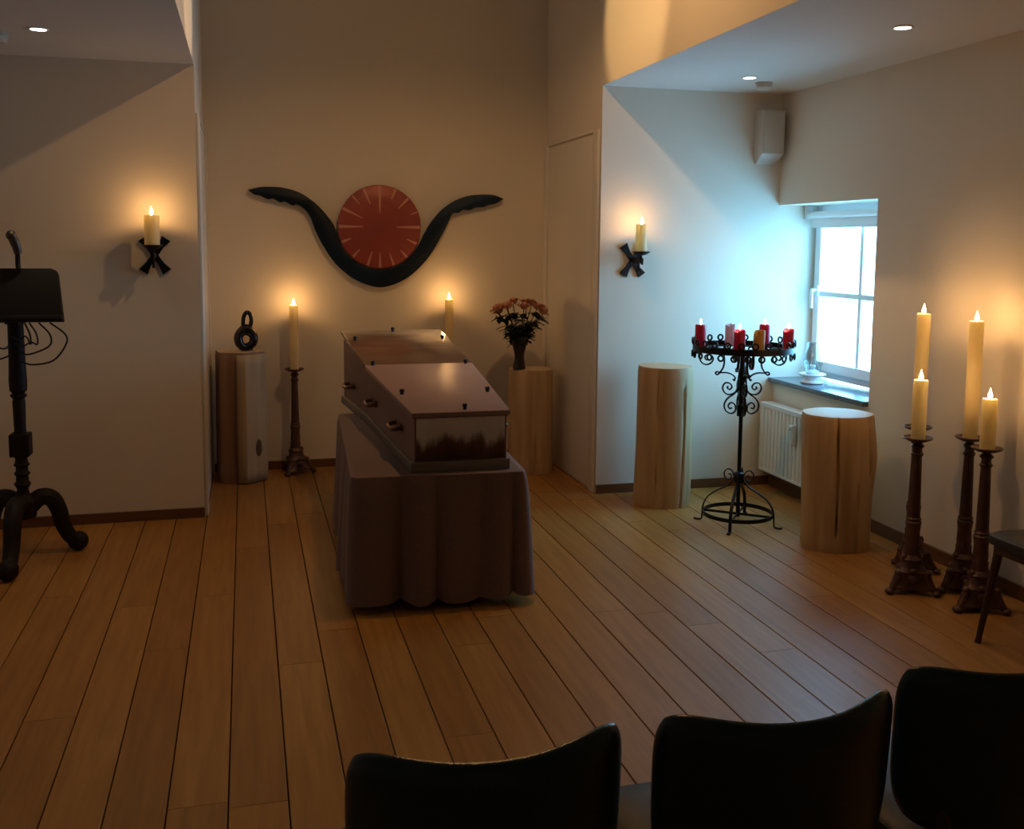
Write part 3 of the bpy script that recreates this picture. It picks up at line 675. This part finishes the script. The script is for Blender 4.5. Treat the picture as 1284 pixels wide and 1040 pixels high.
m = MB(); ol2 = [(cxm(t) - cw(t) - .004, t) for t in (0, YC, CL)] + [(cxm(t) + cw(t) + .004, t) for t in (CL, YC, 0)]
m.add([(x, y, 0) for x, y in ol2] + [(x, y, .045) for x, y in ol2], [tuple(range(6)), tuple(range(6, 12))] + [(i, i + 6, (i + 1) % 6 + 6, (i + 1) % 6) for i in range(6)])
m.build('plinth', 'coffin_base', cf, smooth=False, bevel=.003)
MB().box((cxm(0) - cw(0) + .020, .006, .052), (cxm(0) + cw(0) - .020, .0122, .238)).build('printed_foot_end', 'print_end', cf, smooth=False)
f1 = section(-.004, YC - .001, (top_z(0), top_z(YC)), (top_z(0) + .022, top_z(YC) + .022), -.002)
f1.build('foot_lid', 'print_foot', cf, smooth=False, bevel=.003)
f2 = section(YC + .001, CL + .004, (top_z(YC), top_z(CL)), (top_z(YC) + .022, top_z(CL) + .022), -.002)
f2.build('head_lid', 'print_head', cf, smooth=False, bevel=.003)
scr = None
for u_, t in [(0, CL - .035), (-.92, CL - .22), (.92, CL - .22), (-.93, YC - .02), (.93, YC - .03), (-.92, .42), (.92, .42), (.12, .045)]:
    if scr is None:
        scr = MB().lathe([(.009, 0), (.009, .010), (.012, .012), (.012, .022), (.009, .026)], 12).build('lid_screw', 'screw', cf); o = scr
    else: o = part_copy(scr, cf)
    o.location = (cxm(t) + u_ * (cw(t) - .02), t, top_z(t) + .0215)
for t in (.36, 1.05, 1.72):
    for sd in (-1, 1):
        x0 = cxm(t) + sd * (cw(t) - ins)
        a = MB().tube(smooth_path([(x0 - sd * .004, t - .075, .150), (x0 + sd * .036, t - .072, .143), (x0 + sd * .048, t, .140), (x0 + sd * .036, t + .072, .143), (x0 - sd * .004, t + .075, .150)], 5), .0105, 10)
        hnd = a.build('handle', 'handle', cf)
        for e in (-.075, .075): MB().tube([(x0 - sd * .002, t + e, .150), (x0 + sd * .006, t + e, .150)], .018, 12).build('handle_rose', 'handle', hnd)

# ---------------------------------------------------------------- wrought iron candelabrum
GX, GY = 2.712, 5.08
cr_ = Vector((.966, -.257, 0)); cf_ = Vector((.257, .966, 0))
cd = thing('candelabrum', 'black wrought-iron scrollwork candelabrum with a crown ring', 'candelabrum', (GX, GY, 0))
ZR = 1.022; RR = .283
def bar(m, pts, w=.014, h=.0075, az=0.0, k=5, taper=None):
    P = smooth_path([Vector((p[0], 0, p[1])) for p in pts], k)
    n = len(P); m2 = MB().tube(P, taper if taper else [1.0] * n, rect=(w, h), up=(0, 1, 0))
    m2.xform(Matrix.Rotation(az, 4, 'Z')); m.add(m2.v, m2.f)
def spiral(c, r0, r1, a0, turns, n=16):
    return [(c[0] + (r0 + (r1 - r0) * i / n) * cos(a0 + turns * 2 * pi * i / n), c[1] + (r0 + (r1 - r0) * i / n) * sin(a0 + turns * 2 * pi * i / n)) for i in range(n + 1)]
MB().tube([(0, 0, .045), (0, 0, 1.02)], .0115, 12).build('pole', 'iron', cd)
MB().lathe([(.010, .628), (.024, .632), (.024, .696), (.015, .700), (.0155, 1.0), (.012, 1.01)], 12).build('collar', 'iron', cd)
MB().lathe([(.012, .235), (.027, .245), (.029, .280), (.024, .300), (.012, .306)], 12).build('collar', 'iron', cd)
N = 64
def hoop(z0, z1, r0, r1, nm, mt='iron'):
    m = MB(); vs = []
    for i in range(N):
        a = 2 * pi * i / N
        for q, z in ((r0, z0), (r1, z0), (r1, z1), (r0, z1)): vs.append((q * cos(a), q * sin(a), z))
    m.add(vs, [(i * 4 + j, i * 4 + (j + 1) % 4, ((i + 1) % N) * 4 + (j + 1) % 4, ((i + 1) % N) * 4 + j) for i in range(N) for j in range(4)])
    return m.build(nm, mt, cd, angle=60)
hoop(ZR - .018, ZR + .016, RR - .004, RR, 'crown_band')
hoop(ZR - .014, ZR - .009, RR - .075, RR - .004, 'candle_tray')
trim = None
NT = 24
for zz, off in ((ZR + .034, 0), (ZR - .036, .5)):
    for i in range(NT):
        a = 2 * pi * (i + off) / NT
        if trim is None:
            P = [Vector((.0155 * cos(t * pi / 7), 0, .0155 * sin(t * pi / 7))) for t in range(14)]
            trim = MB().tube(P, .0056, 6, closed=True, up=(0, 1, 0)).build('trim_ring', 'iron', cd); o = trim
        else: o = part_copy(trim, cd)
        o.location = (RR * cos(a), RR * sin(a), zz); o.rotation_euler = (0, 0, a + pi / 2)
for kq in range(3):
    a = kq * pi / 3
    MB().tube([((RR - .01) * cos(a), (RR - .01) * sin(a), ZR - .017), (-(RR - .01) * cos(a), -(RR - .01) * sin(a), ZR - .017)], 1, rect=(.012, .006), up=(0, 0, 1)).build('spoke', 'iron', cd, smooth=False)
KS = .000665
def L2(x, y): return ((460 - x) * KS, ZR - (y - 360) * KS)
for i in range(4):
    az = radians(-15) + i * pi / 2
    m = MB()
    bar(m, [L2(*p) for p in [(100, 395), (90, 440), (108, 486), (150, 506), (190, 490), (207, 455), (188, 424), (158, 420), (136, 440), (146, 464), (162, 462)]], az=az)
    m.build('hanging_scroll', 'iron', cd, smooth=False)
    m = MB()
    bar(m, [L2(*p) for p in [(290, 395), (303, 460), (296, 525), (268, 572), (246, 592), (230, 580), (244, 566), (270, 574), (325, 574), (372, 590), (398, 616), (392, 640), (380, 630)]], az=az)
    m.build('bracket_scroll', 'iron', cd, smooth=False)
    m = MB()
    bar(m, [L2(*p) for p in [(452, 470), (436, 560), (426, 640), (424, 700), (400, 745), (350, 762), (310, 742), (295, 700), (315, 664), (352, 664), (374, 694), (356, 718), (334, 704), (344, 690)]], az=az)
    m.build('upper_scroll', 'iron', cd, smooth=False)
    m = MB()
    bar(m, [L2(*p) for p in [(440, 700), (396, 754), (340, 796), (313, 850), (328, 902), (375, 926), (410, 900), (404, 850), (372, 832), (348, 856), (358, 882), (380, 876)]], az=az)
    m.build('lower_scroll', 'iron', cd, smooth=False)
for i in range(4):
    az = radians(141) + i * pi / 2
    m = MB(); bar(m, [(.022, .300), (.028, .262), (.058, .225), (.118, .190), (.172, .148), (.200, .095), (.205, .050), (.207, .016), (.216, .006), (.246, .004), (.252, .010)], w=.018, h=.007, az=az)
    m.build('leg', 'iron', cd, smooth=False)
    m = MB(); bar(m, [(.020, .262), (.040, .310), (.066, .318), (.084, .296), (.078, .268), (.056, .258), (.042, .272), (.048, .290), (.060, .288)], w=.014, h=.006, az=az)
    m.build('foot_scroll', 'iron', cd, smooth=False)
hoop(.056, .078, .193, .199, 'base_ring')
for i in range(2):
    a = radians(141) + i * pi / 2
    MB().tube([(.197 * cos(a), .197 * sin(a), .062), (-.197 * cos(a), -.197 * sin(a), .062)], 1, rect=(.014, .005), up=(0, 0, 1)).build('cross_brace', 'iron', cd, smooth=False)
ZT = ZR - .0085
def on_ring(a_, d_): q = Vector((GX, GY, ZT)) + cr_ * a_ + cf_ * d_; return q
candle('votive_candle', 'lit crimson candle on the candelabrum, outermost toward the sconce', on_ring(-.234, .05), .031, .135, 'wax_red', .14, notch=.012, seed=11)
candle('votive_candle', 'lit crimson candle at the front of the candelabrum beside the ochre one', on_ring(-.076, -.232), .031, .130, 'wax_red', .14, notch=.014, seed=12)
candle('votive_candle', 'pale lilac candle at the rear of the candelabrum behind the crimson one', on_ring(-.022, .242), .031, .122, 'wax_pale', .1, lit=False, notch=.012, seed=13)
candle('votive_candle', 'unlit ochre candle, the only yellow-brown one on the candelabrum', on_ring(.027, -.243), .031, .130, 'wax_ochre', .1, lit=False, notch=.018, seed=14)
candle('votive_candle', 'lit crimson candle at the rear of the candelabrum on the window side', on_ring(.165, .18), .031, .128, 'wax_red', .14, notch=.008, seed=15)
candle('votive_candle', 'lit crimson candle on the candelabrum closest to the window', on_ring(.228, -.09), .031, .126, 'wax_red', .14, notch=.02, seed=16)

# ---------------------------------------------------------------- radiator
rd = thing('radiator', 'white ribbed panel radiator under the window sill', 'radiator', (3.325, 5.36, 0))
RY, RZ0, RZ1 = .53, .115, .570
m = MB(); nr = 23; pts = []
for i in range(nr):
    y0 = -RY + .02 + (2 * RY - .04) * i / nr; wq = (2 * RY - .04) / nr
    pts += [(y0, -.026), (y0 + wq * .28, -.026), (y0 + wq * .42, -.041), (y0 + wq * .86, -.041)]
ol = [(-RY, -.034)] + pts + [(RY, -.034), (RY, -.020), (-RY, -.020)]
m.prism(ol, lambda p: (p[1], p[0], RZ0 + .022), lambda p: (p[1], p[0], RZ1 - .03)); m.build('ribbed_panel', 'radiator', rd, smooth=False)
MB().box((-.041, -RY, RZ0), (-.018, RY, RZ0 + .022)).build('lower_rail', 'radiator', rd, smooth=False, bevel=.004)
MB().box((-.041, -RY, RZ1 - .03), (-.018, RY, RZ1 - .008)).build('upper_rail', 'radiator', rd, smooth=False, bevel=.004)
MB().box((-.043, -RY - .004, RZ1 - .008), (.043, RY + .004, RZ1)).build('top_cover', 'radiator', rd, smooth=False, bevel=.003)
for e in (-1, 1): MB().box((-.040, min(e * RY, e * (RY - .006)), RZ0 + .01), (.040, max(e * RY, e * (RY - .006)), RZ1 - .006)).build('side_cover', 'radiator', rd, smooth=False)
MB().box((.018, -RY + .01, RZ0), (.036, RY - .01, RZ1 - .012)).build('rear_panel', 'radiator', rd, smooth=False)
for e in (-.35, .35): MB().box((.034, e - .02, .2), (.0645, e + .02, .5)).build('wall_bracket', 'radiator', rd, smooth=False)
mt = MB().box((-.070, .070, .365), (-.041, .115, .490)).build('heat_meter', 'winwhite', rd, smooth=False, bevel=.006)
MB().lathe([(.016, 0), (.017, .004), (.015, .014), (.010, .018)], 16).xform(Matrix.Translation((-.068, .095, .475)) @ Matrix.Rotation(-pi / 2, 4, 'Y')).build('meter_cap', 'winwhite', mt)

# glass lamp on the sill
gl = thing('glass_lamp', 'white footed glass lamp on the stone window sill', 'lamp', (3.485, 5.605, NZ0 + .0305))
MB().lathe([(.062, 0), (.070, .004), (.072, .012), (.060, .020), (.048, .030), (.052, .040), (.080, .052), (.086, .060), (.082, .064), (.050, .058), (.0001, .056)], 32).build('foot_dish', 'porcelain', gl)
MB().lathe([(.034, .057), (.036, .070), (.030, .082), (.016, .090), (.014, .104), (.020, .110), (.016, .118), (.0001, .119)], 24).build('burner', 'porcelain', gl)
MB().lathe([(.040, .062), (.052, .090), (.062, .130), (.058, .180), (.044, .225), (.040, .260), (.0385, .260), (.0425, .225), (.0565, .180), (.0605, .130), (.0505, .090), (.0385, .062)], 32).build('glass_chimney', 'lampglass', gl)

# speaker, detectors, downlights
sp = thing('speaker', 'pale wall speaker high in the alcove corner', 'speaker', (3.268, YW - .002, 2.12))
MB().add([(-.066, -.010, .0), (.066, -.010, .0), (.066, 0, 0), (-.066, 0, 0), (-.078, -.115, .06), (.078, -.115, .06), (.078, 0, .06), (-.078, 0, .06), (-.078, -.115, .335), (.078, -.115, .335), (.078, 0, .335), (-.078, 0, .335)],
         [(0, 3, 2, 1), (8, 9, 10, 11)] + [(i + o, (i + 1) % 4 + o, (i + 1) % 4 + 4 + o, i + 4 + o) for o in (0, 4) for i in range(4)]).build('cabinet', 'plastic', sp, smooth=False, bevel=.006)
MB().box((-.066, -.119, .075), (.066, -.1145, .322)).build('grille', 'plastic', sp, smooth=False, bevel=.002)
def detector(label, x, y):
    d = thing('smoke_detector', label, 'smoke detector', (x, y, ZC - .0005))
    MB().lathe([(.052, 0), (.052, -.010), (.046, -.014)], 32).build('base', 'plastic', d)
    MB().lathe([(.046, -.013), (.046, -.030), (.036, -.042), (.0001, -.044)], 32).build('cover', 'plastic', d)
p = on_z(958, 108, ZC - .02); detector('round smoke detector on the ceiling in front of the speaker', p.x, p.y)
p = on_z(-4, 47, ZC - .02); detector('round smoke detector cut by the frame above the lectern', p.x, p.y)
def downlight(label, px, py):
    p = on_z(px, py, ZC)
    d = thing('downlight', label, 'ceiling light', (p.x, p.y, ZC - .0005))
    MB().lathe([(.036, 0), (.047, 0), (.047, -.003), (.043, -.006), (.036, -.004), (.036, 0)], 32).build('bezel', 'winwhite', d)
    MB().lathe([(.0355, -.0005), (.034, -.003), (.0001, -.004)], 24).build('lens', 'bulb', d)
    l = lamp('down_spot', 'SPOT', (0, 0, -.012), DL, (1.0, .76, .50), None, spot_size=radians(84), spot_blend=.8, shadow_soft_size=.03); l.parent = d
DL = 9
downlight('lit recessed downlight above the lectern', 48, 36)
downlight('lit recessed downlight beside the smoke detector in the alcove', 940, 97)
downlight('lit recessed downlight above the four candlesticks', 1132, 34)

# ---------------------------------------------------------------- lectern
LX, LY = -1.095, 5.335
lt = thing('lectern', 'dark turned-wood lectern on curled legs, by the plain wall', 'lectern', (LX, LY, 0))
MB().lathe([(.030, .205), (.058, .215), (.062, .25), (.060, .30), (.040, .325), (.030, .335), (.026, .36), (.034, .375), (.040, .385), (.030, .398), (.028, .425), (.038, .437), (.029, .450), (.027, .470), (.038, .482), (.030, .495), (.028, .515), (.040, .528)], 24).build('turned_base', 'blackwood', lt)
MB().box((-.046, -.046, .528), (.046, .046, .640)).build('square_block', 'blackwood', lt, smooth=False, bevel=.005)
MB().lathe([(.030, .640), (.027, .660), (.030, .800), (.026, .815), (.038, .826), (.038, .834), (.028, .842), (.040, .856), (.042, .900), (.038, 1.00), (.036, 1.18), (.044, 1.20), (.044, 1.225)], 24).build('column', 'blackwood', lt)
for a, ks in ((-92, 1.08), (22, .80), (150, .9)):
    m = MB(); P = smooth_path([(.035, 0, .265), (.100, 0, .305), (.165, 0, .290), (.205, 0, .225), (.225, 0, .150), (.262, 0, .085), (.300, 0, .055)], 5); n = len(P)
    P = [Vector((p.x * ks, 0, p.z)) for p in P]; m.tube(P, [(.047 - .014 * i / n) for i in range(n)], 10); m.xform(Matrix.Rotation(radians(a), 4, 'Z')); lg = m.build('leg', 'blackwood', lt)
    f = MB().ball((.312 * ks, 0, .050), .052, .050, .050, 16, 10); f.xform(Matrix.Rotation(radians(a), 4, 'Z')); f.build('ball_foot', 'blackwood', lg)
dk_ = MB()                                     # tilted reading board with rounded upper corners
W0, W1, HB = .238, .200, .275
o_ = [(-W0, 0), (W0, 0), (W0 - .004, .03), (W1 + .004, HB - .03), (W1 - .004, HB - .012), (W1 - .03, HB), (-W1 + .03, HB), (-W1 + .004, HB - .012), (-W1 - .004, HB - .03), (-W0 + .004, .03)]
tilt = Matrix.Translation((0, -.10, 1.205)) @ Matrix.Rotation(radians(-26), 4, 'X')
dk_.prism(o_, lambda p: (p[0], -.014, p[1]), lambda p: (p[0], .022, p[1])).xform(tilt); dk_.build('reading_board', 'blackcase', lt, smooth=False, bevel=.006)
MB().box((-W0, -.050, -.012), (W0, -.010, .012)).xform(tilt).build('book_ledge', 'blackcase', lt, smooth=False, bevel=.004)
MB().box((-.03, -.09, 1.19), (.03, .045, 1.228)).build('board_bracket', 'blackwood', lt, smooth=False)
cb = thing('microphone_cable', 'black microphone cable hanging in loops under the lectern board', 'cable', (LX, LY, 0))
cr2 = random.Random(3)
for kq, (x1, zlow, x0) in enumerate([(.24, 1.00, .03), (.17, 1.05, .02), (.11, 1.09, .0), (.08, 1.12, .0), (-.12, 1.08, -.02), (-.20, 1.03, -.02)]):
    MB().tube(smooth_path([(x1 * .70, -.075, 1.195), (x1 * .98, -.08, 1.14), (x1, -.08, 1.09), (x1 * .75, -.08, zlow + .01), (x1 * .35, -.075, zlow - .01), (x0, -.05, zlow + .005)], 5), .0042, 6).build('loop', 'cable', cb)
mc = thing('microphone', 'microphone on a short gooseneck above the lectern board', 'microphone', (LX, LY - .02, 1.40))
MB().tube(smooth_path([(.020, .044, .056), (.018, .045, .08), (.022, .03, .115), (.024, .005, .145)], 5), .012, 10).build('gooseneck', 'cable', mc)
MB().tube(smooth_path([(.028, .010, .130), (.022, .000, .170), (.010, -.01, .205)], 4), [.018, .019, .020, .021, .022, .023, .023, .022, .021], 12).build('grip', 'micmetal', mc)
MB().ball((.006, -.013, .216), .025, .025, .025).build('grille', 'micmetal', mc)

# ---------------------------------------------------------------- chairs
def make_chair(label):
    t = thing('chair', label, 'chair', group='black upholstered chairs')
    NU, NV = 41, 15; T = .023
    def pt(u, v, sgn):
        # u, v in [-1, 1]; rounded panel, wrapping forward at the sides, upper corners drawn up into horns
        uu = u * sqrt(max(0, 1 - .16 * abs(v) ** 6)); vv = v * sqrt(max(0, 1 - .24 * abs(u) ** 9))
        half = .236 + .004 * vv - .022 * max(0, -vv) ** 2
        x = half * uu
        horn = .020 * abs(uu) ** 2.4 * (1 if vv > 0 else .2) * max(vv, .0)
        z = .628 + .182 * vv + horn - .020 * (vv < 0) * abs(vv) * abs(uu) ** 3 * -1
        y = -.235 + .095 * abs(uu) ** 2.0 - .10 * (z - .675) * .55
        e = max(abs(u), abs(v)); th = T * sqrt(max(0, 1 - e ** 7))
        dx, dy = -2 * .095 * uu / half if abs(uu) > 1e-4 else 0, 1
        nl = math.hypot(dx, dy); return (x + sgn * th * dx / nl * .8, y + sgn * th * dy / nl, z)
    vs = [pt(-1 + 2 * i / (NU - 1), -1 + 2 * j / (NV - 1), s_) for s_ in (-1, 1) for j in range(NV) for i in range(NU)]
    K = NU * NV; fs = []
    for o in (0, K):
        for j in range(NV - 1):
            for i in range(NU - 1): fs.append((o + j * NU + i, o + j * NU + i + 1, o + (j + 1) * NU + i + 1, o + (j + 1) * NU + i))
    m = MB().add(vs, fs)
    bk = m.build('backrest', 'leather', t, angle=180)
    import bmesh
    bm = bmesh.new(); bm.from_mesh(bk.data); bmesh.ops.remove_doubles(bm, verts=bm.verts, dist=.0004); bmesh.ops.recalc_face_normals(bm, faces=bm.faces); bm.to_mesh(bk.data); bm.free()
    sm = bk.modifiers.new('soften', 'SUBSURF'); sm.levels = 1; sm.render_levels = 1
    # seat: rounded cushion, slightly wider in front
    m = MB(); prof = [(.90, .405), (.985, .412), (1.0, .428), (.985, .446), (.93, .456), (.6, .462), (.0001, .464)]; n = 48; vs = []
    for s_, z in prof:
        for i in range(n):
            a = 2 * pi * i / n; c, q = cos(a), sin(a); ex = 2 / 9.0
            x = .228 * math.copysign(abs(c) ** ex, c); y = .215 * math.copysign(abs(q) ** ex, q); x *= 1 + .08 * y / .215
            vs.append((x * s_, y * s_ + .01, z))
    k = len(prof); fs = [(j * n + i, j * n + (i + 1) % n, (j + 1) * n + (i + 1) % n, (j + 1) * n + i) for j in range(k - 1) for i in range(n)] + [tuple(reversed(range(n)))]
    m.add(vs, fs).build('seat', 'seat_cloth', t)
    MB().box((-.200, -.175, .375), (.200, .205, .406)).build('seat_frame', 'chairwood', t, smooth=False, bevel=.004)
    for sx in (-1, 1):
        MB().tube([(sx * .188, .185, .395), (sx * .205, .242, .03), (sx * .207, .246, 0)], [.019, .012, .013], 10).build('leg', 'chairwood', t)
        MB().tube([(sx * .160, -.150, .395), (sx * .195, -.245, .0)], [.019, .012], 10).build('leg', 'chairwood', t)
        MB().tube(smooth_path([(sx * .155, -.155, .385), (sx * .155, -.205, .46), (sx * .150, -.190, .54), (sx * .150, -.180, .62)], 4), .013, 10).build('back_post', 'chairwood', t)
    return t
c0 = make_chair('black leather chair at the foot of the picture, in line with the coffin'); c0.location = (.370, 1.665, 0)
dup(c0, (.897, 1.665, 0), 0, 'middle black leather chair of the front row')
dup(c0, (1.430, 1.735, 0), 0, 'black leather chair cut by the right edge, front row')
dup(c0, (3.095, 3.075, 0), radians(90), 'dark chair by the candlesticks, only seat corner and leg showing')
